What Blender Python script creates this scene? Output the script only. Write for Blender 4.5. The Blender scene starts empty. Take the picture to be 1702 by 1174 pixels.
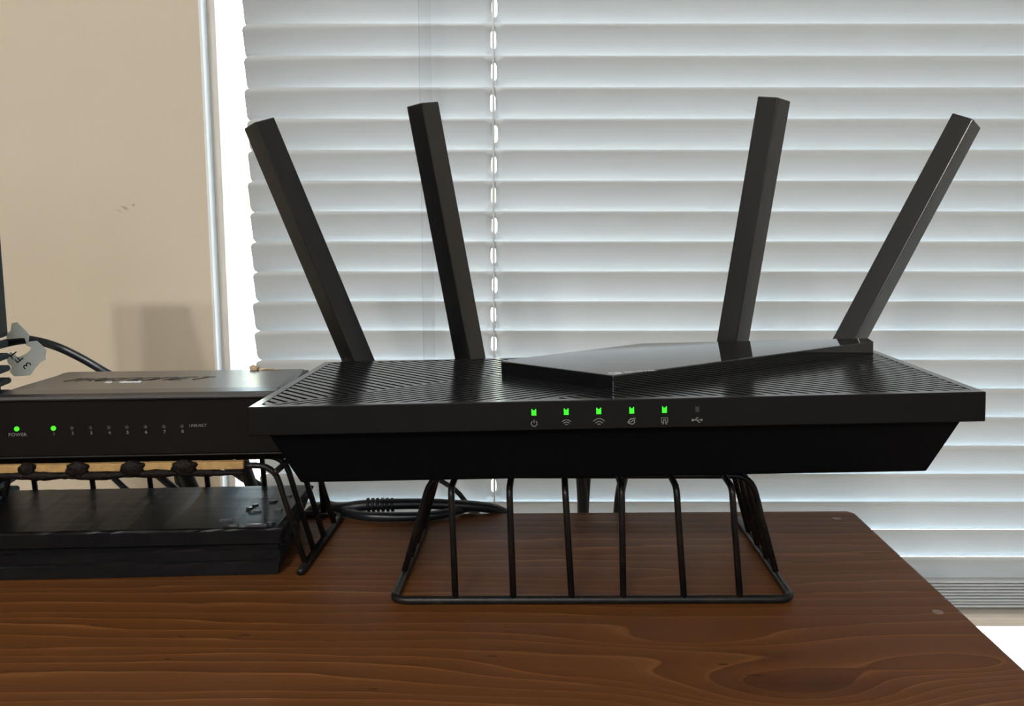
import bpy, bmesh, math, random
from mathutils import Vector, Matrix
random.seed(7)
S = bpy.context.scene
COL = S.collection
TZ = 0.75                      # height of the table top above the floor
PI = math.pi

# ------------------------------------------------------------------ camera
cam = bpy.data.objects.new('camera', bpy.data.cameras.new('camera'))
COL.objects.link(cam)
cam.data.sensor_width = 36.0
cam.data.lens = 36.0 * 1750.0 / 1702.0
cam.data.clip_start = 0.02
cam.location = (0, 0, TZ + 0.16)
cam.rotation_euler = (PI / 2 - math.atan(287 / 1750.0), 0, 0)
S.camera = cam

# ------------------------------------------------------------------ world, sun, lamps, exposure
S.view_settings.view_transform = 'Standard'
S.view_settings.look = 'None'
S.view_settings.exposure = 0.0
S.view_settings.gamma = 1.0
S.view_settings.use_curve_mapping = False
S.cycles.use_denoising = True
S.cycles.max_bounces = 10
S.cycles.diffuse_bounces = 5
S.cycles.transparent_max_bounces = 12
S.cycles.sample_clamp_indirect = 6.0
S.cycles.caustics_reflective = False
S.cycles.caustics_refractive = False

w = bpy.data.worlds.new('sky'); S.world = w
w.use_nodes = True
nt = w.node_tree; nt.nodes.clear()
sky = nt.nodes.new('ShaderNodeTexSky')
sky.sky_type = 'NISHITA'
sky.sun_disc = False
sky.sun_elevation = math.radians(48)
sky.sun_rotation = math.radians(180)
sky.air_density = 1.6
sky.dust_density = 3.5
bg = nt.nodes.new('ShaderNodeBackground'); bg.inputs['Strength'].default_value = 3.2
wo = nt.nodes.new('ShaderNodeOutputWorld')
nt.links.new(sky.outputs[0], bg.inputs['Color']); nt.links.new(bg.outputs[0], wo.inputs['Surface'])

def lamp(name, kind, loc, target, energy, color, **kw):
    d = bpy.data.lights.new(name, kind)
    d.energy = energy; d.color = color
    for k, v in kw.items(): setattr(d, k, v)
    o = bpy.data.objects.new(name, d); COL.objects.link(o)
    o.location = loc
    o.rotation_euler = (Vector(target) - Vector(loc)).to_track_quat('-Z', 'Y').to_euler()
    return o

lamp('sun', 'SUN', (0, -3, 6), (0, 0.6, 0), 9.0, (1.0, 0.95, 0.88), angle=0.01)
# added ambient fill from an area light behind the camera, and the two bulbs of the ceiling fixture behind the camera
lamp('rear_fill_light', 'AREA', (0.2, -2.30, 1.55), (0.0, 0.6, 1.0), 23.0, (0.88, 0.95, 1.0),
     shape='RECTANGLE', size=1.7, size_y=1.1)
lamp('ceiling_bulb', 'POINT', (-0.56, -2.00, TZ + 1.47), (0, 0, 0), 64.0, (1.0, 0.955, 0.885), shadow_soft_size=0.045)
lamp('ceiling_bulb', 'POINT', (-0.80, -2.00, TZ + 1.47), (0, 0, 0), 56.0, (1.0, 0.955, 0.885), shadow_soft_size=0.045)

# ------------------------------------------------------------------ helpers
def tag(o, label=None, cat=None, group=None, kind=None):
    if label: o['label'] = label
    if cat: o['category'] = cat
    if group: o['group'] = group
    if kind: o['kind'] = kind
    return o

def empty(name, loc=(0, 0, 0), label=None, cat=None, group=None, rot=None):
    o = bpy.data.objects.new(name, None); COL.objects.link(o)
    o.empty_display_size = 0.02
    o.location = loc
    if rot is not None: o.rotation_euler = rot
    return tag(o, label, cat, group)

def obj(name, bm, mat, parent=None, smooth=False, loc=None):
    me = bpy.data.meshes.new(name)
    bmesh.ops.recalc_face_normals(bm, faces=bm.faces[:])
    bm.to_mesh(me); bm.free()
    if smooth:
        for p in me.polygons: p.use_smooth = True
    for m in (mat if isinstance(mat, (list, tuple)) else [mat]): me.materials.append(m)
    o = bpy.data.objects.new(name, me); COL.objects.link(o)
    if parent: o.parent = parent
    if loc: o.location = loc
    return o

def box(bm, x0, x1, y0, y1, z0, z1, bevel=0, seg=2, mi=0):
    vs = [bm.verts.new(p) for p in ((x0,y0,z0),(x1,y0,z0),(x1,y1,z0),(x0,y1,z0),(x0,y0,z1),(x1,y0,z1),(x1,y1,z1),(x0,y1,z1))]
    fs = [bm.faces.new([vs[i] for i in f]) for f in ((0,3,2,1),(4,5,6,7),(0,1,5,4),(1,2,6,5),(2,3,7,6),(3,0,4,7))]
    for f in fs: f.material_index = mi
    if bevel:
        es = list({e for f in fs for e in f.edges})
        bmesh.ops.bevel(bm, geom=es, offset=bevel, segments=seg, profile=0.5, affect='EDGES')

def prism(bm, poly, z0, z1, bevel=0, seg=2, plane='xy'):
    """extrude a 2D polygon; plane 'xy' along z, 'yz' along x, 'xz' along y"""
    def P(a, b, c):
        return {'xy': (a, b, c), 'yz': (c, a, b), 'xz': (a, c, b)}[plane]
    lo = [bm.verts.new(P(a, b, z0)) for a, b in poly]
    hi = [bm.verts.new(P(a, b, z1)) for a, b in poly]
    n = len(poly)
    fs = [bm.faces.new(lo[::-1]), bm.faces.new(hi)]
    for i in range(n):
        fs.append(bm.faces.new((lo[i], lo[(i+1) % n], hi[(i+1) % n], hi[i])))
    if bevel:
        es = list({e for f in fs for e in f.edges})
        bmesh.ops.bevel(bm, geom=es, offset=bevel, segments=seg, profile=0.5, affect='EDGES')

def fillet(pts, rad, seg=6, closed=False):
    pts = [Vector(p) for p in pts]; out = []; n = len(pts)
    for i, p in enumerate(pts):
        if not closed and i in (0, n - 1): out.append(p); continue
        a, b = pts[i-1], pts[(i+1) % n]
        da, db = (a - p), (b - p)
        r = min(rad, da.length * .49, db.length * .49)
        p0, p1 = p + da.normalized() * r, p + db.normalized() * r
        for k in range(seg + 1):
            t = k / seg
            out.append(p0 * (1-t)**2 + p * 2*t*(1-t) + p1 * t*t)
    return out

def smoothline(pts, sub=8):
    P = [Vector(p) for p in pts]; out = []
    for i in range(len(P) - 1):
        p0, p1, p2, p3 = P[max(i-1, 0)], P[i], P[i+1], P[min(i+2, len(P)-1)]
        for k in range(sub):
            t = k / sub
            out.append(0.5 * ((2*p1) + (p2-p0)*t + (2*p0-5*p1+4*p2-p3)*t*t + (3*p1-p0-3*p2+p3)*t**3))
    out.append(P[-1]); return out

def tube(bm, pts, r, n=10, closed=False, flat=None):
    """sweep a circle (or an ellipse when flat=(rx, ry)) along pts; r may be a list"""
    P = [Vector(p) for p in pts]; m = len(P); rings = []
    T = []
    for i in range(m):
        a = P[i-1] if (i > 0 or closed) else P[i]
        b = P[(i+1) % m] if (i < m-1 or closed) else P[i]
        T.append((b - a).normalized())
    up = Vector((0, 0, 1)) if abs(T[0].z) < .9 else Vector((0, 1, 0))
    N = (up - T[0] * up.dot(T[0])).normalized()
    for i in range(m):
        N = (N - T[i] * N.dot(T[i])).normalized(); B = T[i].cross(N)
        ri = r[i] if isinstance(r, (list, tuple)) else r
        rx, ry = flat if flat else (ri, ri)
        rings.append([bm.verts.new(P[i] + N * (math.cos(2*PI*k/n) * rx) + B * (math.sin(2*PI*k/n) * ry)) for k in range(n)])
    for i in range(m if closed else m - 1):
        A, Bq = rings[i], rings[(i+1) % m]
        for k in range(n):
            bm.faces.new((A[k], A[(k+1) % n], Bq[(k+1) % n], Bq[k]))
    if not closed:
        bm.faces.new(rings[0][::-1]); bm.faces.new(rings[-1])

def strokes(bm, lines, wd, th, closed=()):
    """flat ribbons in the local xy plane, th thick along z"""
    for li, L in enumerate(lines):
        P = [Vector((a, b, 0)) for a, b in L]; m = len(P); cl = li in closed
        lo = []
        for i in range(m):
            a = P[i-1] if (i or cl) else P[i]; b = P[(i+1) % m] if (i < m-1 or cl) else P[i]
            t = (b - a)
            t = t.normalized() if t.length > 0 else Vector((1, 0, 0))
            nn = Vector((-t.y, t.x, 0)) * wd / 2
            lo.append([bm.verts.new(P[i] + nn), bm.verts.new(P[i] - nn), bm.verts.new(P[i] - nn + Vector((0,0,th))), bm.verts.new(P[i] + nn + Vector((0,0,th)))])
        for i in range(m if cl else m - 1):
            A, Bq = lo[i], lo[(i+1) % m]
            for k in range(4): bm.faces.new((A[k], A[(k+1) % 4], Bq[(k+1) % 4], Bq[k]))
        if not cl:
            bm.faces.new(lo[0][::-1]); bm.faces.new(lo[-1])

def arc(cx, cy, r, a0, a1, n=14, ry=None):
    ry = ry or r
    return [(cx + r*math.cos(math.radians(a0 + (a1-a0)*k/n)), cy + ry*math.sin(math.radians(a0 + (a1-a0)*k/n))) for k in range(n+1)]

def text(name, body, size, mat, parent, matrix, th=0.00004, align='CENTER', xs=1.0, spacing=1.0):
    cu = bpy.data.curves.new(name, 'FONT'); cu.body = body; cu.size = size
    cu.align_x = align; cu.align_y = 'CENTER'; cu.extrude = th; cu.resolution_u = 3; cu.space_character = spacing
    t = bpy.data.objects.new(name + '_tmp', cu); COL.objects.link(t)
    dg = bpy.context.evaluated_depsgraph_get()
    me = bpy.data.meshes.new_from_object(t.evaluated_get(dg))
    bpy.data.objects.remove(t)
    for v in me.vertices: v.co.x *= xs
    me.materials.clear(); me.materials.append(mat)
    o = bpy.data.objects.new(name, me); COL.objects.link(o)
    o.parent = parent; o.matrix_local = matrix
    return o

FRONT = Matrix.Rotation(PI/2, 4, 'X')          # local xy -> xz, facing -y
def on_front(x, y, z): return Matrix.Translation((x, y, z)) @ FRONT

def clip(poly, px, py, nx, ny):
    """keep the side where (p - (px,py)).(nx,ny) >= 0"""
    out = []
    for i in range(len(poly)):
        a, b = poly[i-1], poly[i]
        da = (a[0]-px)*nx + (a[1]-py)*ny; db = (b[0]-px)*nx + (b[1]-py)*ny
        if (da >= 0) != (db >= 0):
            t = da / (da - db); out.append((a[0]+(b[0]-a[0])*t, a[1]+(b[1]-a[1])*t))
        if db >= 0: out.append(b)
    return out

# ------------------------------------------------------------------ materials
class NT:
    def __init__(s, name):
        s.m = bpy.data.materials.new(name); s.m.use_nodes = True
        s.t = s.m.node_tree; s.b = s.t.nodes['Principled BSDF']; s.out = s.t.nodes['Material Output']
        s.co = s.t.nodes.new('ShaderNodeTexCoord').outputs['Object']
    def n(s, kind, **kw):
        nd = s.t.nodes.new('ShaderNode' + kind)
        for k, v in kw.items(): setattr(nd, k, v)
        return nd
    def l(s, a, b): s.t.links.new(a, b)
    def math(s, op, a, b=None, c=None):
        nd = s.n('Math', operation=op)
        for i, v in enumerate((a, b, c)):
            if v is None: continue
            if hasattr(v, 'is_linked'): s.l(v, nd.inputs[i])
            else: nd.inputs[i].default_value = v
        return nd.outputs[0]
    def noise(s, scale, detail=3, rough=.5, vec=None, dist=0):
        nd = s.n('TexNoise'); nd.inputs['Scale'].default_value = scale
        nd.inputs['Detail'].default_value = detail; nd.inputs['Roughness'].default_value = rough
        nd.inputs['Distortion'].default_value = dist
        s.l(vec if vec is not None else s.co, nd.inputs['Vector']); return nd.outputs['Fac']
    def mapping(s, scale=(1,1,1), loc=(0,0,0), rot=(0,0,0)):
        nd = s.n('Mapping'); nd.inputs['Scale'].default_value = scale; nd.inputs['Location'].default_value = loc
        nd.inputs['Rotation'].default_value = rot; s.l(s.co, nd.inputs['Vector']); return nd.outputs[0]
    def ramp(s, fac, stops):
        nd = s.n('ValToRGB'); cr = nd.color_ramp
        while len(cr.elements) < len(stops): cr.elements.new(0.5)
        for e, (p, c) in zip(cr.elements, stops):
            e.position = p; e.color = (c if len(c) == 4 else (*c, 1))
        s.l(fac, nd.inputs[0]); return nd.outputs[0]
    def mix(s, fac, a, b, blend='MIX'):
        nd = s.n('Mix', data_type='RGBA', blend_type=blend)
        for i, v in ((0, fac), (6, a), (7, b)):
            if hasattr(v, 'is_linked'): s.l(v, nd.inputs[i])
            else: nd.inputs[i].default_value = v if i == 0 else (*v[:3], 1)
        return nd.outputs[2]
    def bump(s, h, strength=.2, dist=.001):
        nd = s.n('Bump'); nd.inputs['Strength'].default_value = strength; nd.inputs['Distance'].default_value = dist
        s.l(h, nd.inputs['Height']); s.l(nd.outputs[0], s.b.inputs['Normal'])

def plain(name, col, rough=.5, spec=.5, metal=0, var=.12, vscale=60, bump=0, bscale=900, bdist=.0002, emit=None, estr=0):
    a = NT(name); b = a.b
    f = a.noise(vscale, 4, .6)
    lo = tuple(c*(1-var) for c in col); hi = tuple(min(1, c*(1+var)) for c in col)
    a.l(a.ramp(f, [(.3, lo), (.7, hi)]), b.inputs['Base Color'])
    b.inputs['Roughness'].default_value = rough; b.inputs['Metallic'].default_value = metal
    b.inputs['Specular IOR Level'].default_value = spec
    if bump: a.bump(a.noise(bscale, 2), bump, bdist)
    if emit:
        b.inputs['Emission Color'].default_value = (*emit, 1); b.inputs['Emission Strength'].default_value = estr
    return a.m

M = {}
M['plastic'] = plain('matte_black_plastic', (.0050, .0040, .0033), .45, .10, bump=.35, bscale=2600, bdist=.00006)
M['plastic_under'] = plain('shaded_plastic_lower_shell', (.0012, .0011, .0014), .6, .08, bump=.2, bscale=2200, bdist=.00006)  # same plastic as the upper shell, shade underneath put into a darker colour
M['ridge'] = plain('black_plastic_vent', (.016, .0165, .0175), .17, 1.0)
M['pocket'] = plain('painted_vent_shade', (.004, .004, .0045), .8, .1)  # shade of the vent depth put into the colour, darker than the plastic around
M['gloss'] = plain('glossy_black_plastic', (.006, .006, .0065), .045, 1.0, var=.02)
M['antenna'] = plain('satin_black_antenna', (.0055, .0052, .0055), .24, .75, bump=.25, bscale=1800, bdist=.00005)
M['grey_print'] = plain('grey_print', (.22, .21, .20), .6, .3)
M['light_print'] = plain('silver_print', (.55, .56, .57), .4, .5)
M['led_on'] = plain('green_led', (.02, .25, .01), .4, emit=(.022, .92, .008), estr=1.0)
M['led_core'] = plain('green_led_small', (.03, .25, .01), .4, emit=(.07, .88, .012), estr=.85)
M['led_off'] = plain('unlit_led', (.035, .034, .033), .25, .5)
M['switch'] = plain('switch_plastic', (.0060, .0045, .0036), .45, .10, bump=.3, bscale=2400, bdist=.00006)
M['switch_top'] = plain('switch_top_plastic', (.024, .0215, .021), .26, .55, bump=.12, bscale=1800, bdist=.00005)
M['emboss'] = plain('dark_logo_ink', (.006, .006, .006), .6, .2)
M['scuff'] = plain('white_scuff', (.75, .75, .75), .8, .1, vscale=900)
M['crumb'] = plain('tan_crumb', (.55, .40, .26), .9, .1, var=.3, vscale=500)
M['card'] = plain('tan_cardboard', (.40, .25, .10), .9, .1, var=.18, vscale=260)
M['crust'] = plain('brown_crust', (.0075, .0045, .0035), .6, .12, var=.5, vscale=300, bump=.8, bscale=700, bdist=.0006)
M['rubber'] = plain('black_cable_rubber', (.008, .0085, .010), .42, .45)
M['cablegloss'] = plain('black_cable_sheath', (.012, .014, .018), .30, .5)
M['ink'] = plain('black_ink', (.02, .02, .035), .7, .1)
M['modem'] = plain('dark_teal_plastic', (.010, .016, .020), .6, .06)
M['white_paint'] = plain('white_trim_paint', (.80, .80, .79), .45, .4, var=.02)
M['vinyl'] = plain('window_frame_vinyl', (.62, .56, .49), .5, .4, var=.03)
M['ceiling'] = plain('ceiling_paint', (.76, .78, .79), .9, .1, var=.03, vscale=8)
M['floor'] = plain('floor_carpet', (.58, .50, .39), .95, .1, var=.2, vscale=40)
M['dark_wall'] = plain('dark_brown_wall_paint', (.10, .085, .075), .9, .1, vscale=5)
M['side_wall'] = plain('grey_wall_paint', (.42, .43, .43), .9, .1, var=.03, vscale=5)
M['ground'] = plain('pale_patio_concrete', (.62, .55, .46), .9, .1, var=.15, vscale=3)
M['cord'] = plain('white_cord', (.78, .78, .76), .8, .2)
M['bare'] = plain('scraped_metal', (.45, .46, .48), .35, .5, metal=.8)
M['plug'] = plain('screw_plug_wood', (.19, .135, .11), .5, .3)

# wire: dark bronze-black enamel with rusty wear
a = NT('dark_enamelled_wire')
f = a.noise(180, 5, .6)
a.l(a.ramp(f, [(.35, (.006, .0062, .0072)), (.55, (.011, .009, .0078)), (.72, (.026, .016, .010))]), a.b.inputs['Base Color'])
a.b.inputs['Roughness'].default_value = .38; a.b.inputs['Metallic'].default_value = .1; a.b.inputs['Specular IOR Level'].default_value = .25
a.bump(a.noise(700, 3), .4, .0003); M['wire'] = a.m

# wall: beige roller paint with orange-peel relief and one scuff
a = NT('beige_wall_paint')
f = a.noise(3, 3)
base = a.ramp(f, [(.3, (.595, .515, .405)), (.7, (.625, .542, .428))])
def blob(cx, cz, rx, rz, rot=0):
    mp = a.n('Mapping', vector_type='TEXTURE'); mp.inputs['Location'].default_value = (cx, .70, cz)
    mp.inputs['Rotation'].default_value = (0, rot, 0); mp.inputs['Scale'].default_value = (rx, .05, rz)
    a.l(a.co, mp.inputs['Vector'])
    ln = a.n('VectorMath', operation='LENGTH'); a.l(mp.outputs[0], ln.inputs[0])
    v = a.math('SUBTRACT', 1.0, ln.outputs['Value'])
    return a.math('MULTIPLY', a.math('MAXIMUM', v, 0.0), a.math('MULTIPLY', a.noise(1400, 3), 1.2))
m1 = blob(-.2550, TZ + .1420, .0034, .0013, .5); m2 = blob(-.2492, TZ + .1440, .0012, .0014); m3 = blob(-.259, TZ + .1402, .003, .0009, .4)
mk = a.math('MINIMUM', a.math('ADD', a.math('ADD', m1, m2), a.math('MULTIPLY', m3, .5)), .75)
a.l(a.mix(mk, base, (.10, .08, .07)), a.b.inputs['Base Color'])
a.b.inputs['Roughness'].default_value = .85; a.b.inputs['Specular IOR Level'].default_value = .2
a.bump(a.noise(420, 3), .25, .0006); M['wall'] = a.m

# blind slats: white vinyl that lets some daylight through
a = NT('white_vinyl_slat')
d = a.n('BsdfDiffuse'); d.inputs['Color'].default_value = (.625, .645, .655, 1)
tr = a.n('BsdfTranslucent'); tr.inputs['Color'].default_value = (.80, .82, .84, 1)
gl = a.n('BsdfGlossy'); gl.inputs['Roughness'].default_value = .35; gl.inputs['Color'].default_value = (1, 1, 1, 1)
mx = a.n('MixShader'); mx.inputs[0].default_value = .10
a.l(d.outputs[0], mx.inputs[1]); a.l(tr.outputs[0], mx.inputs[2])
mx2 = a.n('MixShader'); mx2.inputs[0].default_value = .03
a.l(mx.outputs[0], mx2.inputs[1]); a.l(gl.outputs[0], mx2.inputs[2])
a.l(mx2.outputs[0], a.out.inputs['Surface']); M['slat'] = a.m

a = NT('white_tag_plastic')
d = a.n('BsdfDiffuse'); a.l(a.ramp(a.noise(300, 3), [(.3, (.80, .81, .76)), (.7, (.86, .87, .82))]), d.inputs['Color'])
tr = a.n('BsdfTranslucent'); tr.inputs['Color'].default_value = (.84, .85, .80, 1)
mx = a.n('MixShader'); mx.inputs[0].default_value = .35
a.l(d.outputs[0], mx.inputs[1]); a.l(tr.outputs[0], mx.inputs[2]); a.l(mx.outputs[0], a.out.inputs['Surface']); M['tag'] = a.m

def clear(name, tint, refl=.06):
    a = NT(name)
    t = a.n('BsdfTransparent'); t.inputs[0].default_value = (*tint, 1)
    g = a.n('BsdfGlossy'); g.inputs['Roughness'].default_value = .02
    lw = a.n('LayerWeight'); lw.inputs[0].default_value = .25
    f = a.math('MULTIPLY_ADD', lw.outputs['Fresnel'], .8, refl * .3)
    mx = a.n('MixShader'); a.l(f, mx.inputs[0]); a.l(t.outputs[0], mx.inputs[1]); a.l(g.outputs[0], mx.inputs[2])
    a.l(mx.outputs[0], a.out.inputs['Surface']); return a.m
M['glass'] = clear('window_glass', (.95, .97, .97))
M['acrylic'] = clear('clear_acrylic', (.985, .99, .995), .05)

# table wood: dark walnut stain on pine, grain along x, bent round knots
a = NT('stained_pine')
sx = a.n('SeparateXYZ'); a.l(a.co, sx.inputs[0]); X, Y = sx.outputs[0], sx.outputs[1]
def gauss(cx, cy, rx, ry):
    u = a.math('DIVIDE', a.math('SUBTRACT', X, cx), rx); v = a.math('DIVIDE', a.math('SUBTRACT', Y, cy), ry)
    q = a.math('ADD', a.math('MULTIPLY', u, u), a.math('MULTIPLY', v, v))
    return a.math('EXPONENT', a.math('MULTIPLY', q, -1.0))
warp = a.math('MULTIPLY', a.math('SUBTRACT', a.noise(5, 2, vec=a.mapping((.45, 1.6, 1))), .5), .026)
warp2 = a.math('MULTIPLY', a.math('SUBTRACT', a.noise(30, 3, vec=a.mapping((.30, 1.1, 1))), .5), .0040)
yy = a.math('ADD', a.math('ADD', Y, warp), warp2)
K = [(.092, .312, .042, .020, .046), (.152, .330, .040, .013, .024), (.060, .350, .045, .010, .014), (.020, .322, .050, .012, .014), (-.34, .30, .07, .02, .02)]
for cx, cy, rx, ry, amp in K:
    yy = a.math('ADD', yy, a.math('MULTIPLY', gauss(cx, cy, rx, ry), amp))
cv = a.n('CombineXYZ'); a.l(a.math('MULTIPLY', X, .10), cv.inputs[0]); a.l(yy, cv.inputs[1])
g1 = a.noise(60, 3, .5, vec=cv.outputs[0])
g2 = a.noise(240, 2, .5, vec=cv.outputs[0])
ring = a.math('FRACT', a.math('ADD', a.math('MULTIPLY', yy, 125.0), a.math('MULTIPLY', g1, 2.6)))
fine = a.noise(1.0, 3, .6, vec=a.mapping((60, 1500, 1)))
wide = a.noise(14, 3, .5, vec=a.mapping((.5, 1.3, 1)))
c0 = a.ramp(ring, [(.0, (.060, .0225, .0080)), (.12, (.082, .0320, .0108)), (.62, (.112, .0460, .0158)), (.84, (.132, .057, .0205)), (.93, (.215, .104, .043)), (.975, (.185, .086, .034)), (1.0, (.060, .0225, .0080))])
c1 = a.mix(a.ramp(g1, [(.35, (0, 0, 0)), (.65, (.45, .45, .45))]), c0, (.100, .0410, .0140))
c2 = a.mix(a.ramp(g2, [(.45, (0, 0, 0)), (.75, (1, 1, 1))]), c1, (.050, .021, .010))
c2b = a.mix(.25, c1, c2)
c3 = a.mix(a.math('MULTIPLY', fine, .35), c2b, (.052, .022, .010))
c4 = a.mix(a.ramp(wide, [(.35, (0, 0, 0)), (.75, (.4, .4, .4))]), c3, (.080, .034, .018))
k1 = gauss(.0925, .3175, .024, .0075)
c5 = a.mix(a.math('MULTIPLY', k1, .75), c4, (.026, .011, .009))
pits = a.ramp(a.noise(1.0, 2, .5, vec=a.mapping((90, 420, 1), (3.1, 1.7, 0))), [(.74, (0, 0, 0)), (.77, (1, 1, 1))])
c6 = a.mix(a.math('MULTIPLY', pits, .8), c5, (.008, .005, .004))
c7 = a.mix(1.0, c6, (1.24, 1.08, .76), 'MULTIPLY')
a.l(c7, a.b.inputs['Base Color'])
a.l(a.ramp(g1, [(.3, (.42,)*3), (.7, (.54,)*3)]), a.b.inputs['Roughness'])
a.b.inputs['Specular IOR Level'].default_value = .13
a.bump(a.math('ADD', g1, a.math('MULTIPLY', fine, .4)), .25, .0006); M['wood'] = a.m

# black painted board
a = NT('black_stained_board')
f1 = a.noise(1, 4, .6, vec=a.mapping((25, 300, 300))); f2 = a.noise(60, 4)
a.l(a.mix(f2, a.ramp(f1, [(.35, (.0030, .0029, .0033)), (.7, (.0075, .0064, .0055))]), (.0042, .0040, .0048)), a.b.inputs['Base Color'])
a.l(a.ramp(f1, [(.3, (.28,)*3), (.7, (.40,)*3)]), a.b.inputs['Roughness'])
a.b.inputs['Specular IOR Level'].default_value = .17
a.bump(f1, .2, .0003); M['board'] = a.m
M['board_raw'] = plain('splintered_black_end', (.006, .006, .007), .75, .25, var=.4, vscale=400, bump=.8, bscale=400, bdist=.001)

# ------------------------------------------------------------------ the room
WY = .70                        # room face of the window wall
WX0, WX1, WZ0, WZ1 = -.200, .74, TZ - .20, TZ + .95
bm = bmesh.new()
for x0, x1, z0, z1 in ((-2.0, WX0, 0, 2.4), (WX1, 2.2, 0, 2.4), (WX0, WX1, 0, WZ0), (WX0, WX1, WZ1, 2.4)):
    box(bm, x0, x1, WY, WY + .10, z0, z1)
tag(obj('wall_back', bm, M['wall']), kind='structure')
bm = bmesh.new(); box(bm, -2.1, -2.0, -2.5, WY + .10, 0, 2.4); tag(obj('wall_left', bm, M['side_wall']), kind='structure')
bm = bmesh.new(); box(bm, 2.2, 2.3, -2.5, WY + .10, 0, 2.4); tag(obj('wall_right', bm, M['side_wall']), kind='structure')
bm = bmesh.new(); box(bm, -2.1, 2.3, -2.6, -2.5, 0, 2.4); tag(obj('wall_front', bm, M['dark_wall']), kind='structure')
bm = bmesh.new(); box(bm, -2.1, 2.3, -2.6, WY + .10, -.1, 0); tag(obj('floor', bm, M['floor']), kind='structure')
bm = bmesh.new(); box(bm, -2.1, 2.3, -2.6, WY + .10, 2.4, 2.5); tag(obj('ceiling', bm, M['ceiling']), kind='structure')
bm = bmesh.new(); box(bm, -25, 25, WY + .12, 45, -.35, -.25); tag(obj('ground', bm, M['ground']), kind='structure')

# white return of the recess, vinyl frame and glass
bm = bmesh.new()
box(bm, WX0 - .0005, WX0 + .0012, WY - .0006, WY + .012, WZ0, WZ1, .0004)
box(bm, WX1 - .0012, WX1 + .0005, WY - .0006, WY + .012, WZ0, WZ1, .0004)
box(bm, WX0, WX1, WY - .0006, WY + .012, WZ1 - .0012, WZ1 + .0005, .0004)
tag(obj('trim_1', bm, M['white_paint']), kind='structure')
bm = bmesh.new(); box(bm, WX0 - .012, WX1 + .012, WY - .012, WY + .030, WZ0 - .016, WZ0 + .002, .003)
tag(obj('trim_2', bm, M['white_paint']), kind='structure')
win = tag(empty('window_1', (0, 0, 0)), kind='structure')
bm = bmesh.new(); fw = .0065
for x0, x1, z0, z1 in ((WX0, WX0 + fw, WZ0, WZ1), (WX1 - fw, WX1, WZ0, WZ1), (WX0 + fw, WX1 - fw, WZ0, WZ0 + fw), (WX0 + fw, WX1 - fw, WZ1 - fw, WZ1)):
    box(bm, x0, x1, WY + .012, WY + .060, z0, z1, .0006)
obj('window_frame', bm, M['vinyl'], win)
bm = bmesh.new(); box(bm, WX0 + .003, WX1 - .003, WY + .040, WY + .044, WZ0 + .003, WZ1 - .003)
obj('glass_pane', bm, M['glass'], win)

# ------------------------------------------------------------------ venetian blind
blind = empty('window_blind', (0, WY, TZ), 'white vinyl venetian blind with closed slats in front of the window', 'blind')
BX0, BX1 = -.1725, .725
SW = .0234; HX = -.0120          # slat width, centre of the cord slots
def slat_mesh(a_deg, slot=True, hshift=0.0):
    bm = bmesh.new()
    A = math.radians(a_deg); t = Vector((0, -math.cos(A), math.sin(A))); nrm = Vector((0, math.sin(A), math.cos(A)))
    def P(x, v):                                   # v from -SW/2 (outer, low edge) to +SW/2 (room side, top edge)
        return Vector((x, 0, 0)) + t * v + nrm * (.0016 * (1 - (2*v/SW)**2))
    R = .005; NV = 12
    vs = [-SW/2 + SW*k/NV for k in range(NV+1)]
    def xin(v):
        q = max(0, abs(v) - (SW/2 - R)); return R - math.sqrt(max(0, R*R - q*q))
    def strip(xa, xb):
        A_ = [bm.verts.new(P(xa(v), v)) for v in vs]; B_ = [bm.verts.new(P(xb(v), v)) for v in vs]
        for k in range(NV): bm.faces.new((A_[k], B_[k], B_[k+1], A_[k+1]))
    hx0, hx1 = HX - .006, HX + .006
    if slot:
        strip(lambda v: BX0 + xin(v), lambda v: hx0); strip(lambda v: hx1, lambda v: BX1 - xin(v))
        hw, hl = .0017, .0058                      # stadium slot, half width and half length
        cx = HX + hshift
        outer = [(hx0, v) for v in vs] + [(hx0 + (hx1-hx0)*k/4, SW/2) for k in (1, 2, 3)] + [(hx1, v) for v in vs[::-1]] + [(hx1 - (hx1-hx0)*k/4, -SW/2) for k in (1, 2, 3)]
        inner = []
        for x, v in outer:                         # radial projection on the stadium
            dx, dv = x - HX, v
            th = math.atan2(dv / SW, dx / .012)
            c, s_ = math.cos(th), math.sin(th)
            ux = hw * (abs(c) ** .8) * (1 if c >= 0 else -1); uv = hl * (abs(s_) ** .55) * (1 if s_ >= 0 else -1)
            inner.append((cx + ux, .0012 + uv))
        O = [bm.verts.new(P(x, v)) for x, v in outer]; I = [bm.verts.new(P(x, v)) for x, v in inner]
        n = len(O)
        for k in range(n): bm.faces.new((O[k], O[(k+1) % n], I[(k+1) % n], I[k]))
    else:
        strip(lambda v: BX0 + xin(v), lambda v: BX1 - xin(v))
    bmesh.ops.remove_doubles(bm, verts=bm.verts[:], dist=1e-6)
    return bm
PITCH = .01975; ZT = .2585      # pitch of the slats, top edge of the first one in view
SA = 70.0
slat_top = math.sin(math.radians(SA)) * SW / 2
protos = []
for j in range(4):
    o = obj('slat', slat_mesh(SA + (0, .8, -.6, .3)[j], True, (.0004, -.0002, .0002, .0)[j]), M['slat'], blind, smooth=True)
    sm = o.modifiers.new('thickness', 'SOLIDIFY'); sm.thickness = .0003; sm.offset = 0
    protos.append(o)
k = 0
for i in range(-34, 19):
    z = ZT - PITCH * i - slat_top
    if k < 4: o = protos[k]
    else:
        o = protos[random.randrange(4)].copy(); COL.objects.link(o); o.parent = blind
    o.location = (random.uniform(-.0006, .0006), -.0005, z); k += 1
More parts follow.
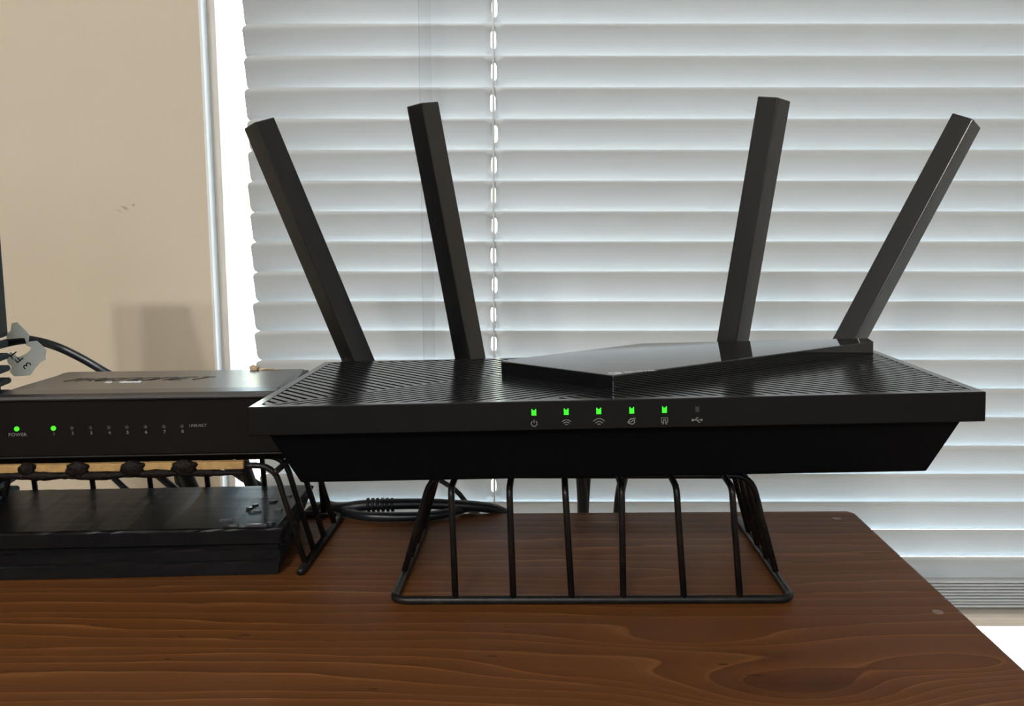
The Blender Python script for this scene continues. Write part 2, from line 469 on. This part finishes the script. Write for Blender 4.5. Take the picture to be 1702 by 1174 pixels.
# slats that lie gathered on the bottom rail
flat = obj('slat', slat_mesh(14, True), M['slat'], blind, smooth=True)
sm = flat.modifiers.new('thickness', 'SOLIDIFY'); sm.thickness = .0003; sm.offset = 0
for i in range(9):
    o = flat if i == 0 else flat.copy()
    if i: COL.objects.link(o); o.parent = blind
    o.location = (random.uniform(-.001, .001), random.uniform(-.0006, .0006), -.1335 + i * .0022)
bm = bmesh.new(); prism(bm, [(-.0125, -.1445), (.0125, -.1445), (.0125, -.1385), (.009, -.1368), (-.009, -.1368), (-.0125, -.1385)], BX0, BX1, .0006, 1, 'yz')
obj('bottom_rail', bm, M['vinyl'], blind)
bm = bmesh.new(); box(bm, BX0, BX1, -.018, .008, .915, .945, .002); obj('head_rail', bm, M['white_paint'], blind)
for nm, dx, dy, r in (('ladder_cord', .0000, -.0068, .0006), ('ladder_cord', .0002, .0066, .0006), ('lift_cord', -.0002, .0002, .0008)):
    bm = bmesh.new(); tube(bm, [(HX + dx, dy, -.137), (HX + dx, dy, .92)], r, 6); obj(nm, bm, M['cord'], blind, True)
bm = bmesh.new(); tube(bm, [(-.0555, -.0215, .914), (-.0540, -.0210, .02)], .0042, 6)
tw = obj('tilt_wand', bm, M['acrylic'], blind); tw['label'] = 'clear acrylic tilt wand'

# ------------------------------------------------------------------ table
table = empty('wooden_table', (0, 0, 0), 'dark brown stained wooden table with visible pine grain under the router', 'table')
bm = bmesh.new()
prism(bm, [(-.75, .02), (.1755, .02), (.1680, .4960), (.164, .4965), (-.75, .4800)], TZ - .022, TZ, .0022, 3)
top = obj('tabletop', bm, M['wood'], table)
for x, y in ((-.70, .07), (.11, .07), (.10, .44), (-.70, .43)):
    bm = bmesh.new(); box(bm, x - .02, x + .02, y - .02, y + .02, 0, TZ - .0221, .002); obj('leg', bm, M['wood'], table)
for x, y in ((.1555, .4845), (.1598, .3742)):
    bm = bmesh.new(); tube(bm, [(x, y, TZ - .002), (x, y, TZ + .0002)], .0021, 14); p = obj('screw_plug', bm, M['plug'], table)

# ------------------------------------------------------------------ wire racks (upturned wire baskets)
def basket(name, label, FL, FR, BR, BL, long_x, side_d, cut_front, group=None, ztop=.0462, cut_back=False):
    """long_x: (bottom, top) fractions of the wires that cross front to back; side_d: (bottom) fractions, front to back, of the wires across"""
    root = empty(name, ((FL[0]+FR[0])/2, (FL[1]+BL[1])/2, TZ), label, 'wire rack', group)
    ox, oy = root.location.x, root.location.y
    rb, rw = .00165, .00128
    L = lambda p, z: (p[0] - ox, p[1] - oy, z)
    lerp = lambda a, b, t: (a[0] + (b[0]-a[0])*t, a[1] + (b[1]-a[1])*t)
    bm = bmesh.new()
    if cut_front: tube(bm, fillet([L(FR, rb), L(BR, rb), L(BL, rb), L(FL, rb)], .008), rb, 12)
    else: tube(bm, fillet([L(BL, rb), L(FL, rb), L(FR, rb), L(BR, rb)], .006), rb, 12)
    obj('base_ring', bm, M['wire'], root, True)
    inset = .0115; z1 = ztop - rw; fr = .007 if cut_front else .0035
    for fb, ft in long_x:
        f0, b0 = lerp(FL, FR, fb), lerp(BL, BR, fb)
        f1, b1 = lerp(FL, FR, ft), lerp(BL, BR, ft)
        pf = (f1[0], f1[1] + (.001 if not cut_front else .006)); pb = (b1[0], b1[1] - inset * .7)
        bm = bmesh.new()
        if cut_front: pts = [L(pf, z1), L(pb, z1), L(b0, rb*1.6)]
        else: pts = [L(f0, rb*1.6), L(pf, z1), L(pb, z1)]
        tube(bm, fillet(pts, fr), rw, 9); obj('wire', bm, M['wire'], root, True)
    z2 = z1 + rw * (1.9 if cut_front else -1.9)
    for t in side_d:
        l0, r0 = lerp(FL, BL, t), lerp(FR, BR, t)
        bm = bmesh.new()
        tube(bm, fillet([L(l0, rb*1.6), L((l0[0] + inset, l0[1]), z2), L((r0[0] - inset, r0[1]), z2), L(r0, rb*1.6)], .0075), rw, 9)
        obj('wire', bm, M['wire'], root, True)
    return root
fx = lambda x: (x + .0455) / .153
basket('wire_rack', 'dark wire rack with closed front bar and open rear standing under the router', (-.0455, .3816), (.1075, .3828), (.1073, .4790), (-.0395, .4845),
       [(fx(a_), fx(b_)) for a_, b_ in ((-.0216, -.0230), (.0005, -.0010), (.0228, .0200), (.0426, .0413), (.0658, .0620), (.0872, .0830))],
       [.27, .43, .60, .78], False, ztop=.0468)
basket('wire_rack', 'dark wire rack with sawn off front end standing under the small switch', (-.2390, .4005), (-.0868, .4110), (-.0815, .4880), (-.2330, .4790),
       [(.06 + .176*i, .07 + .173*i) for i in range(6)], [.10, .29, .52, .77], True, ztop=.0436)

# ------------------------------------------------------------------ router
Q = Vector((.0351494, .3638464, .0836511 + TZ))
RM = Matrix(((.99896403, .03644206, -.02725504), (-.0351457, .99829426, .04661924), (.02890745, -.04561305, .99854084))).to_4x4()
router = empty('wifi_router', (0, 0, 0), 'black wireless router with four antennas and green lights on a wire rack', 'router')
router.matrix_world = Matrix.Translation(Q) @ RM
mm = .001
W2, D, TH = .130, .130, .0105
bm = bmesh.new()                                   # slab with a pocket for the vents
pk = [(-.1265, .0042), (.1265, .0042), (.1265, .1265), (-.1265, .1265)]
ou = [(-W2, 0), (W2, 0), (W2, D), (-W2, D)]
vb = [bm.verts.new((x, y, -TH)) for x, y in ou]; vt = [bm.verts.new((x, y, 0)) for x, y in ou]
it = [bm.verts.new((x, y, 0)) for x, y in pk]; ib = [bm.verts.new((x, y, -.0026)) for x, y in pk]
bm.faces.new(vb[::-1])
edges = []
for i in range(4):
    j = (i+1) % 4
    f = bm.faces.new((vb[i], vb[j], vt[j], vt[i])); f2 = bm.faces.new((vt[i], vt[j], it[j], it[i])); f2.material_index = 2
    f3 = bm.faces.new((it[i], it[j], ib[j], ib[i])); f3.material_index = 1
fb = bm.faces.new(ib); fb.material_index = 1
es = [e for e in bm.edges if all(v in vb or v in vt for v in e.verts)]
bmesh.ops.bevel(bm, geom=es, offset=.00035, segments=2, profile=.5, affect='EDGES')
obj('upper_shell', bm, [M['plastic'], M['pocket'], M['ridge']], router)
# vent ridges in three fields, joined: each is about a millimetre
bm = bmesh.new()
aB = math.radians(39.5); dB = (math.cos(aB), math.sin(aB)); nB = (-dB[1], dB[0])
aA = math.radians(-51); dA = (math.cos(aA), math.sin(aA)); nA = (-dA[1], dA[0])
def ridge(bm, q):
    n0 = len(bm.faces); prism(bm, q, -.0027, -.0001)
    bm.faces.ensure_lookup_table()
    for f in bm.faces[n0:]:
        f.normal_update()
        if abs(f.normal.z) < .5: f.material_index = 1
def field(poly, d, n, start, pitch, wd, count):
    for i in range(count):
        o_ = start + i * pitch
        q = clip(clip(poly, n[0]*o_, n[1]*o_, *n), n[0]*(o_+wd), n[1]*(o_+wd), -n[0], -n[1])
        if len(q) > 2:
            ar = abs(sum(q[k-1][0]*q[k][1] - q[k][0]*q[k-1][1] for k in range(len(q)))) / 2
            if ar > 4e-7: ridge(bm, q)
pA0 = (-.1225, .0060)                               # start of the seam between left and middle field
pK = (-.0185, .0085)                                # start of the seam between middle and right field
rect = pk
zA = clip(rect, pA0[0] + nB[0]*.0012, pA0[1] + nB[1]*.0012, *nB)
zB = clip(clip(rect, pA0[0] - nB[0]*.0006, pA0[1] - nB[1]*.0006, -nB[0], -nB[1]), pK[0] + nB[0]*.0008, pK[1] + nB[1]*.0008, *nB)
zC = clip(rect, pK[0] - nB[0]*.0008, pK[1] - nB[1]*.0008, -nB[0], -nB[1])
PT = .0042
field(zA, dA, nA, -.16, PT, .0025, 90)
field(zB, dB, nB, -.12, PT, .0025, 90)
field(zC, dA, nA, -.16, PT, .0025, 90)
for p0, half in ((pA0, .0011), (pK, .0008)):
    q = clip(clip(rect, p0[0] + nB[0]*half, p0[1] + nB[1]*half, -nB[0], -nB[1]), p0[0] - nB[0]*half, p0[1] - nB[1]*half, *nB)
    ridge(bm, q)
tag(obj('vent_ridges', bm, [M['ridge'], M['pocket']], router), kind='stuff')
# lower shell
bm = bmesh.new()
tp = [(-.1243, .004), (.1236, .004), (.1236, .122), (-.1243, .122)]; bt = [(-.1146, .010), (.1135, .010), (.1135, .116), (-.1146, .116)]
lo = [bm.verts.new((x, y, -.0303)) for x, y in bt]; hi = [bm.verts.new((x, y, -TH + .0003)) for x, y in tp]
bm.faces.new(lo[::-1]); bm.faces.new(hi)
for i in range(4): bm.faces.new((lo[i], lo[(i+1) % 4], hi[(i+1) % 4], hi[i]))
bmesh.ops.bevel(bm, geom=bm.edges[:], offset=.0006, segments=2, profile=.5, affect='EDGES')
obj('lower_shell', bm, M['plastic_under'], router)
for x, y in ((-.0570, .052), (.0500, .052), (-.0570, .094), (.0500, .094)):
    bm = bmesh.new(); zw = .0836511 - .0303 + .0289*x - .0456*y; tube(bm, [(x, y, -.0300), (x, y, -.0303 - (zw - .0466))], .005, 16); obj('foot', bm, M['rubber'], router)
# glossy raised panel
bm = bmesh.new()
prism(bm, [(.0018, .0212), (.1257, .1147), (.1275, .1285), (.0222, .1290), (-.0390, .0780), (-.0424, .0725)], -.0004, .0056, .0005, 3)
pan = obj('glossy_panel', bm, M['gloss'], router); pan['label'] = 'glossy black raised panel'
tp_m = Matrix.Translation((0, 0, .00562))
bm = bmesh.new()
strokes(bm, [arc(0, 0, .0024, 20, 290, 20), arc(.0007, -.0004, .0011, -160, 120, 14)], .0009, .00008)
lg = obj('logo', bm, M['light_print'], pan); lg.matrix_local = Matrix.Translation((.0030, .0270, .00562))
text('lettering', 'tp-link', .0050, M['light_print'], pan, Matrix.Translation((.0062, .0293, .00564)) @ Matrix.Rotation(math.radians(16), 4, 'Z'), align='LEFT')
# lights and icons on the front edge
icx = [-.02755, -.0161, -.0046, .0070, .0185, .0300]
for i, x in enumerate(icx):
    z = -.00395
    bm = bmesh.new(); hw_, hh = .00085, .00115
    if i == 5: hw_, hh = .0007, .0011
    prism(bm, [(x - hw_, z - hh), (x + hw_, z - hh), (x + hw_, z + hh), (x + hw_*.55, z + hh), (x + hw_*.5, z + hh*.62), (x - hw_*.5, z + hh*.62), (x - hw_*.55, z + hh), (x - hw_, z + hh)], -.0001, .0003, 0, 1, 'xz')
    l = obj('indicator_light', bm, M['led_on'] if i < 5 else M['led_off'], router)
    l['label'] = 'lit green indicator light' if i < 5 else 'unlit dark indicator light'
lw = .00026
ic = [
    [arc(0, -.0001, .0010, 125, 415, 18), [(0, .0013), (0, .0001)]],
    [arc(0, -.0011, .0005, 35, 145, 8), arc(0, -.0011, .0013, 38, 142, 10), arc(0, -.0011, .0021, 42, 138, 12)],
    [arc(0, -.0013, .0006, 35, 145, 8), arc(0, -.0013, .0015, 35, 145, 10), arc(0, -.0013, .0025, 38, 142, 12)],
    [arc(0, 0, .0010, 0, 360, 22), [(-.0006, -.0003), (.0006, .0003)], [(.0009, .0006), (.0013, .0012), (.0007, .0011), (-.0006, .0006), (-.0014, -.0001), (-.0013, -.0006), (-.0008, -.0007)]],
    [[(-.0003, -.0007), (-.0011, -.0005), (-.0011, .0010), (.0011, .0010), (.0011, -.0005), (.0003, -.0007)], [(-.0004, .0002), (-.0004, -.0011), (-.0009, -.0012)], [(.0004, .0002), (.0004, -.0011), (.0009, -.0012)], [(-.0005, .0003), (.0005, .0003)]],
    [[(-.0017, 0), (.0017, 0)], arc(-.0016, 0, .0003, 0, 360, 10), [(-.0008, 0), (-.0002, .0008), (.0004, .0008)], [(-.0002, 0), (.0004, -.0008), (.0010, -.0008)], [(.0013, .0004), (.0018, 0), (.0013, -.0004)]],
]
for i, (x, L) in enumerate(zip(icx, ic)):
    bm = bmesh.new(); strokes(bm, L, lw, .00006)
    o = obj('printed_icon', bm, M['grey_print'], router); o.matrix_local = on_front(x, .00001, -.0079)
    o['label'] = ['power icon', 'narrow wireless icon', 'wide wireless icon', 'globe icon', 'wired network icon', 'trident icon'][i]
# antennas: base and tip in room coordinates, then into the router's frame
inv = router.matrix_world.inverted()
for (bx, bz), (tx, tz), psi in (((-.0744, .0724), (-.1188, .1867), -42), ((-.0202, .0742), (-.0419, .1953), -38),
                                ((.1071, .0831), (.1226, .1977), 47), ((.1635, .0831), (.2133, .1878), 46)):
    B_, T_ = Vector((bx, .505, bz + TZ)), Vector((tx, .505, tz + TZ))
    ax = (T_ - B_).normalized(); B_ = B_ - ax * .024
    zq = ax; yq = Vector((0, 1, 0)); xq = yq.cross(zq).normalized(); yq = zq.cross(xq)
    m4 = Matrix((xq, yq, zq)).transposed().to_4x4(); m4.translation = B_
    Ln = (T_ - B_).length
    wx, wy = (.0050, .0058) if psi < 0 else (.0062, .0053)
    bm = bmesh.new(); box(bm, -wx, wx, -wy, wy, .006, Ln, .0005, 2)
    an = obj('antenna', bm, M['antenna'], router)
    an.matrix_local = inv @ m4 @ Matrix.Rotation(math.radians(psi), 4, 'Z')
    bm = bmesh.new(); tube(bm, [(0, 0, -.004), (0, 0, .0075)], .0048, 16)
    tube(bm, [(0, -.012, -.001), (0, .004, -.001)], .0040, 14)
    hg = obj('hinge', bm, M['antenna'], an)

# ------------------------------------------------------------------ black board on the table
board = empty('wooden_board', (-.0955, .4125, TZ), 'black painted wooden board with moulded edge and splintered end below the switch', 'board', rot=(0, 0, math.radians(3.6)))
prof = [(0, .0003), (0, .0052), (.0006, .0057), (.0022, .0060), (.0022, .0098), (.0032, .0106), (.0044, .0116), (.0036, .0123), (.0022, .0127), (.0020, .0183), (.0026, .0190), (.0036, .0192),
        (.0636, .0192), (.0660, .0180), (.0668, .0150), (.0668, .0003)]
bm = bmesh.new()
NX = 40; LEN = .1295; rows = []
rnd = random.Random(3)
jag = [rnd.uniform(-.0012, .0008) for _ in prof]
jag[12] = .0050; jag[13] = .0065; jag[14] = .0050; jag[11] = -.0010; jag[9] = .0012
for i in range(NX + 1):
    x = -LEN + LEN * i / NX
    rows.append([bm.verts.new((x + (jag[k] if i == NX else 0), y + rnd.uniform(-.00012, .00012), z + (rnd.uniform(-.0001, .0001) if z > .001 else 0))) for k, (y, z) in enumerate(prof)])
for i in range(NX):
    for k in range(len(prof)):
        kk = (k+1) % len(prof); bm.faces.new((rows[i][k], rows[i+1][k], rows[i+1][kk], rows[i][kk]))
bm.faces.new(rows[0]); f = bm.faces.new(rows[-1][::-1]); f.material_index = 1
obj('plank', bm, [M['board'], M['board_raw']], board)
# splintered end grain: ragged slivers, and chips that stand up and catch the light
bm = bmesh.new()
for i in range(26):
    y = rnd.uniform(.004, .064); z = rnd.uniform(.003, .0185)
    s_ = rnd.uniform(.0008, .0022)
    vs = [bm.verts.new((rnd.uniform(-.001, 0), y - s_, z - s_*.5)), bm.verts.new((0, y + s_, z - s_*.3)), bm.verts.new((-.0003, y, z + s_*.5)), bm.verts.new((rnd.uniform(.0008, .0022), y + rnd.uniform(-.0005, .0005), z))]
    for q in ((0, 1, 3), (1, 2, 3), (2, 0, 3), (0, 2, 1)): bm.faces.new([vs[k] for k in q])
tag(obj('splinters', bm, M['board_raw'], board), kind='stuff')
M['chip'] = plain('lifted_gloss_paint', (.03, .033, .037), .10, 1.0, var=.3, vscale=500)
bm = bmesh.new()
for cx, cy, ln, wd_, ro in ((-.0165, .029, .006, .0016, .9), (-.0150, .033, .004, .0010, .7), (-.0135, .024, .005, .0012, .2), (-.010, .0060, .012, .0012, .05), (-.020, .0058, .008, .0009, -.05), (-.004, .008, .005, .0018, .6), (-.0230, .013, .007, .0008, .1), (-.008, .038, .004, .0014, .5), (-.003, .046, .004, .0016, .2), (-.004, .026, .005, .0012, .1)):
    pts = []
    for k in range(7):
        t = 2*PI*k/7; u, v = math.cos(t)*ln/2*rnd.uniform(.7, 1.2), math.sin(t)*wd_/2*rnd.uniform(.6, 1.3)
        pts.append((cx + u*math.cos(ro) - v*math.sin(ro), cy + u*math.sin(ro) + v*math.cos(ro)))
    lo = [bm.verts.new((x, y, .0190)) for x, y in pts]; hi = [bm.verts.new((x, y, .0196 - (y - cy)*.16 + .0003)) for x, y in pts]
    bm.faces.new(hi); bm.faces.new(lo[::-1])
    for k in range(7): bm.faces.new((lo[k], lo[(k+1) % 7], hi[(k+1) % 7], hi[k]))
tag(obj('paint_chips', bm, M['chip'], board), kind='stuff')

# ------------------------------------------------------------------ network switch
SWI = empty('network_switch', (-.0915, .4187, TZ + .0478), 'small black eight port network switch with green lights on a cut wire rack', 'network switch', rot=(0, 0, math.radians(4.2)))
SWD, SWW = .086, .1175
def extr_x(bm, prof, x0, x1, bevel=.0005): prism(bm, prof, x0, x1, bevel, 2, 'yz')
bm = bmesh.new(); extr_x(bm, [(.0042, -.0016), (.0016, .0010), (.0002, .0013), (.0002, .0024), (SWD, .0024), (SWD - .003, -.0016)], -SWW + .0005, -.0005)
obj('bottom_tray', bm, M['switch'], SWI)
bm = bmesh.new(); extr_x(bm, [(.0008, .0024), (.0008, .0250), (.010, .0250), (SWD - .002, .0215), (SWD - .002, .0024)], -SWW + .001, -.001, .0002)
obj('front_panel', bm, M['switch'], SWI)
# crowned top cover with end chamfers
bm = bmesh.new()
tprof = [(-.0006, .0254), (-.0008, .0260), (-.0002, .0270), (.0020, .0277), (.010, .0278), (.030, .0264), (.060, .0240), (.080, .0226), (.0845, .0219), (.0862, .0208), (.0860, .0190), (.010, .0245)]
xs_ = [(-SWW, -.0035), (-SWW + .0045, 0), (-.0045, 0), (0, -.0035)]
rows = []
for x, dz in xs_:
    rows.append([bm.verts.new((x, y, max(.0185, z + (dz if z > .0216 else dz*.2)))) for y, z in tprof])
for i in range(3):
    for k_ in range(len(tprof)):
        kk = (k_+1) % len(tprof); bm.faces.new((rows[i][k_], rows[i+1][k_], rows[i+1][kk], rows[i][kk]))
bm.faces.new(rows[0]); bm.faces.new(rows[-1][::-1])
obj('top_cover', bm, M['switch_top'], SWI)
PX = [-.1072, -.0929, -.0856, -.0783, -.0711, -.0640, -.0567, -.0494, -.0422]
for i, x in enumerate(PX):
    bm = bmesh.new(); tube(bm, [(x, .0009, .0139), (x, .0003, .0139)], .0010 if i < 2 else .0008, 14)
    l = obj('indicator_light', bm, M['led_core'] if i < 2 else M['led_off'], SWI)
    l['label'] = 'lit green port light' if i < 2 else 'unlit dark port light'
text('lettering', 'POWER', .0019, M['grey_print'], SWI, on_front(-.1071, .00075, .0114), xs=1.1)
for i, x in enumerate(PX[1:]):
    text('lettering', str(i+1), .0019, M['grey_print'], SWI, on_front(x, .00075, .0116), xs=1.1)
text('lettering', 'LINK/ACT', .0016, M['grey_print'], SWI, on_front(-.0360, .00075, .0140), xs=1.0)
# maker's lettering on the top: wide slanted capitals
gl = {'T': [[(0, 1), (1, 1)], [(.5, 1), (.5, 0)]], 'R': [[(0, 0), (0, 1), (.9, 1), (1, .85), (1, .6), (.9, .45), (0, .45)], [(.5, .45), (1, 0)]],
      'E': [[(1, 1), (.1, 1), (0, .9), (0, .1), (.1, 0), (1, 0)], [(0, .5), (.85, .5)]], 'N': [[(0, 0), (0, 1), (.85, 1), (1, .85), (1, 0)]],
      'D': [[(0, 0), (0, 1), (.8, 1), (1, .8), (1, .2), (.8, 0), (0, 0)]]}
bm = bmesh.new(); lines = []
cw, gap, chh = .0061, .0018, .0108
for i, ch in enumerate('TRENDNET'):
    for L in gl[ch]:
        lines.append([(i*(cw+gap) + u*cw + v*chh*.45, v*chh) for u, v in L])
strokes(bm, lines, .00062, .00012)
lg = obj('logo_lettering', bm, M['emboss'], SWI)
tilt = math.atan2(.0240 - .0262, .030)
lg.matrix_local = Matrix.Translation((-.1045, .0400, .02565)) @ Matrix.Rotation(tilt, 4, 'X')
bm = bmesh.new()
rnd = random.Random(11)
for cx, ln in ((-.0800, .0030), (-.0708, .0092)):
    n = 12
    up = [(cx - ln/2 + ln*k/n, .0325 + rnd.uniform(.0006, .0022)) for k in range(n+1)]; dn = [(cx + ln/2 - ln*k/n, .0325 - rnd.uniform(.0003, .0016)) for k in range(n+1)]
    prism(bm, up + dn, .0258, .02648)
sc_ = obj('paint_scuff', bm, M['scuff'], SWI); sc_['label'] = 'white scuff mark'

# crumb of dried glue with a strand on the switch's rear edge
bm = bmesh.new(); bmesh.ops.create_icosphere(bm, subdivisions=2, radius=.0022)
for v in bm.verts: v.co = Vector((v.co.x*1.0, v.co.y*.8, v.co.z*.75)) * rnd.uniform(.75, 1.25) + Vector((0, 0, .0012))
for v in bm.verts: v.co.z = max(v.co.z, 0)
cr = obj('dried_crumb', bm, M['crumb'], None, True, (-.1232, .4955, TZ + .0700))
tag(cr, 'small tan crumb of dried glue lying on the rear edge of the switch', 'crumb')
bm = bmesh.new(); tube(bm, smoothline([(.002, 0, .0006), (.006, .001, .0009), (.011, 0, .0006)], 5), [.0005]*5 + [.0003]*6, 6)
obj('strand', bm, M['crumb'], cr, True)

# cardboard strip between switch and rack, its front edge caked with dark brown crust
cb = empty('cardboard_strip', (-.1095, .4120, TZ + .0445), 'tan cardboard strip with crusty dark brown edge wedged under the switch', 'cardboard', rot=(0, 0, math.radians(3.9)))
bm = bmesh.new(); box(bm, -.1060, .0010, .0003, .0034, .0002, .0034, .0003, 1); obj('sheet', bm, M['card'], cb)
bm = bmesh.new()
pts, rr = [], []
for k in range(80):
    t = k / 79; x = -.1065 + .1075*t
    pts.append((x, .0010 + .0004*math.sin(t*23), -.0012 + .0003*math.sin(t*11)))
    rr.append(.0017 + .0003*math.sin(t*31) + rnd.uniform(-.00015, .0002) - .0008*max(0, t-.72)*3.5)
tube(bm, pts, rr, 10)
obj('crust', bm, M['crust'], cb, True)
for xc, hw_ in ((-.0842, .0034), (-.0646, .0046), (-.0431, .0048), (-.0227, .0052), (-.1010, .0030)):
    bm = bmesh.new(); bmesh.ops.create_icosphere(bm, subdivisions=3, radius=1)
    for v in bm.verts:
        n_ = 1 + .14*math.sin(v.co.x*6 + xc*900) * math.cos(v.co.z*5 + v.co.y*3 + xc*300)
        q_ = 1.25 if v.co.z > 0 and v.co.x > 0 else 1.0
        v.co = Vector((v.co.x*hw_*n_*q_, v.co.y*.0017*n_, v.co.z*.0033*n_)) + Vector((xc, .0004, .0014))
    obj('crust_lump', bm, M['crust'], cb, True)

# ------------------------------------------------------------------ modem at the left edge of the picture
mo = empty('modem', (-.2660, .4700, TZ), 'tall dark modem with vent slots standing beside the switch at frame edge', 'modem')
bm = bmesh.new(); box(bm, -.024, .0250, -.046, .030, .0860, .182, .0022, 2); obj('upper_body', bm, M['modem'], mo)
bm = bmesh.new(); box(bm, -.021, .0205, -.044, .0275, .0005, .090, .0015, 2); obj('core', bm, M['pocket'], mo)
for i in range(14):
    bm = bmesh.new(); z = .0035 + i*.0060; box(bm, -.024, .0246, -.046, .0296, z, z + .0028, .0008, 1); obj('vent_slat', bm, M['modem'], mo)
bm = bmesh.new(); box(bm, -.026, .0262, -.048, .0310, 0, .0034, .001, 1); obj('base', bm, M['modem'], mo)

# ------------------------------------------------------------------ cables
def cable(name, pts, r, label, mat='rubber', flat=None, sub=10, n=12, group=None):
    bm = bmesh.new(); tube(bm, smoothline([(x, y, z + TZ) for x, y, z in pts], sub), r, n, flat=flat)
    return tag(obj(name, bm, M[mat], None, True), label, 'cable', group)
c1 = cable('cable', [(-.300, .500, -.10), (-.292, .522, .04), (-.275, .529, .072), (-.2603, .529, .0775), (-.2478, .529, .0800), (-.2418, .529, .0795), (-.2343, .529, .0775), (-.2268, .529, .0744), (-.2180, .529, .0697), (-.2091, .529, .0642), (-.2000, .531, .0575), (-.190, .538, .044), (-.180, .547, .010), (-.178, .549, -.06)],
           .002, 'black flat cable arching up behind the switch, wearing a white tag', 'cablegloss', flat=(.0011, .0021), sub=6)
# tag: two flaps of thin white plastic folded round the cable
def flap(P, y, lean):
    bm = bmesh.new(); n = len(P)
    zm = sum(z for x, z in P) / n
    lo = [bm.verts.new((x, y + (z - zm)*lean, TZ + z)) for x, z in P]; hi = [bm.verts.new((x, y + (z - zm)*lean + .0005, TZ + z)) for x, z in P]
    bm.faces.new(lo); bm.faces.new(hi[::-1])
    for k_ in range(n): bm.faces.new((lo[k_], lo[(k_+1) % n], hi[(k_+1) % n], hi[k_]))
    o = obj('tag_flap', bm, M['tag'], c1); o['label'] = 'white plastic cable tag'; return o
flap([(-.2540, .0837), (-.2517, .0855), (-.2511, .0892), (-.2484, .0898), (-.2453, .0868), (-.2425, .0837), (-.2427, .0807), (-.2435, .0788), (-.2447, .0819), (-.2468, .0819), (-.2535, .0813)], .523, .15)
lower = flap([(-.2447, .0782), (-.2428, .0800), (-.2388, .0804), (-.2343, .0758), (-.2351, .0733), (-.2350, .0708), (-.2381, .0693), (-.2407, .0662), (-.2434, .0628), (-.2514, .0622), (-.2536, .0647),
      (-.2522, .0672), (-.2542, .0690), (-.2544, .0708), (-.2525, .0748), (-.2505, .0733), (-.2488, .0721), (-.2444, .0739), (-.2415, .0770)], .523, .0)
for ch, x, z in (('3', -.2445, .0680), ('F', -.2480, .0712), ('T', -.2508, .0738)):
    text('lettering', ch, .0062, M['ink'], lower, Matrix.Translation((x, .5229, TZ + z)) @ FRONT @ Matrix.Rotation(math.radians(128), 4, 'Z'))

# power cord with a ribbed strain relief that lies over the rear edge of the table
p1 = cable('power_cord', [(-.120, .508, -.08), (-.112, .505, -.02), (-.100, .500, -.002), (-.0905, .4945, .0032), (-.083, .489, .0040), (-.072, .488, .0056), (-.058, .488, .0063), (-.040, .489, .0061), (-.028, .4900, .0052), (-.016, .4925, .0036), (-.007, .4965, .0004), (.000, .5010, -.006), (.004, .5045, -.020), (.005, .506, -.08)],
           .0026, 'black power cord with ribbed strain relief looping over the rear edge of the table', n=14)
for k in range(6):
    x = -.0690 + k*.0023
    bm = bmesh.new(); tube(bm, [(x - .0006, .488, TZ + .0059), (x + .0006, .488, TZ + .0060)], .0034, 14); obj('rib', bm, M['rubber'], p1, True)
bm = bmesh.new()
tube(bm, smoothline([(x, y, z + TZ) for x, y, z in [(-.101, .5020, -.06), (-.099, .5005, -.014), (-.0935, .4960, .0022), (-.084, .4905, .0028), (-.070, .4810, .0026), (-.050, .4800, .0026), (-.035, .4830, .0026), (-.026, .4895, .0030), (-.020, .4965, .0010), (-.017, .5010, -.010), (-.016, .502, -.06)]], 10), .0023, 12)
obj('second_cable', bm, M['cablegloss'], p1, True)  # a second, lower cable, parented to the power cord
# leads that drop behind the table
for x0, z0, x1, r, lb in ((.0346, .052, .0370, .0030, 'thick black lead hanging straight down behind the table under the third front wire'),
                          (.0400, .050, .0385, .0012, 'thin black lead hanging just beside the thick straight lead'),
                          (.0590, .052, .0545, .0026, 'black lead hanging behind the fourth front wire of the router rack'),
                          (-.0560, .046, -.0180, .0013, 'thin black lead slanting down behind the first front wire of the router rack')):
    cable('hanging_lead', [(x0, .496, z0), (x0, .512, z0 - .012), (x0*.6 + x1*.4, .522, .012), (x1, .524, -.02), (x1 + (x1-x0)*.4, .526, -.15)], r, lb, group='leads behind the router')
for x0, z0, sl, r, dy, lb in ((-.2038, .0065, -.84, .0016, .000, 'slim black lead slanting behind the switch rack, nearest the modem'),
                          (-.1830, .0065, -.98, .0020, .006, 'black lead slanting behind the middle of the switch rack'),
                          (-.1672, .0065, -.30, .0040, .000, 'thick black lead dropping steeply behind the middle of the switch rack'),
                          (-.1440, .0087, -1.30, .0026, .009, 'black lead slanting in front of the window corner behind the switch rack'),
                          (-.1365, .0110, -.25, .0032, .000, 'thick black lead nearest the right legs of the switch rack')):
    P_ = lambda z, y: (x0 + (z - z0)*sl, y + dy, z)
    cable('network_lead', [P_(.054, .506), P_(.040, .518), P_(.020, .524), P_(.006, .526), P_(-.010, .528), (P_(-.015, .5)[0] - sl*.004, .529 + dy, -.03), (P_(-.015, .5)[0] - sl*.006, .530 + dy, -.10)], r, lb, group='leads behind the switch')
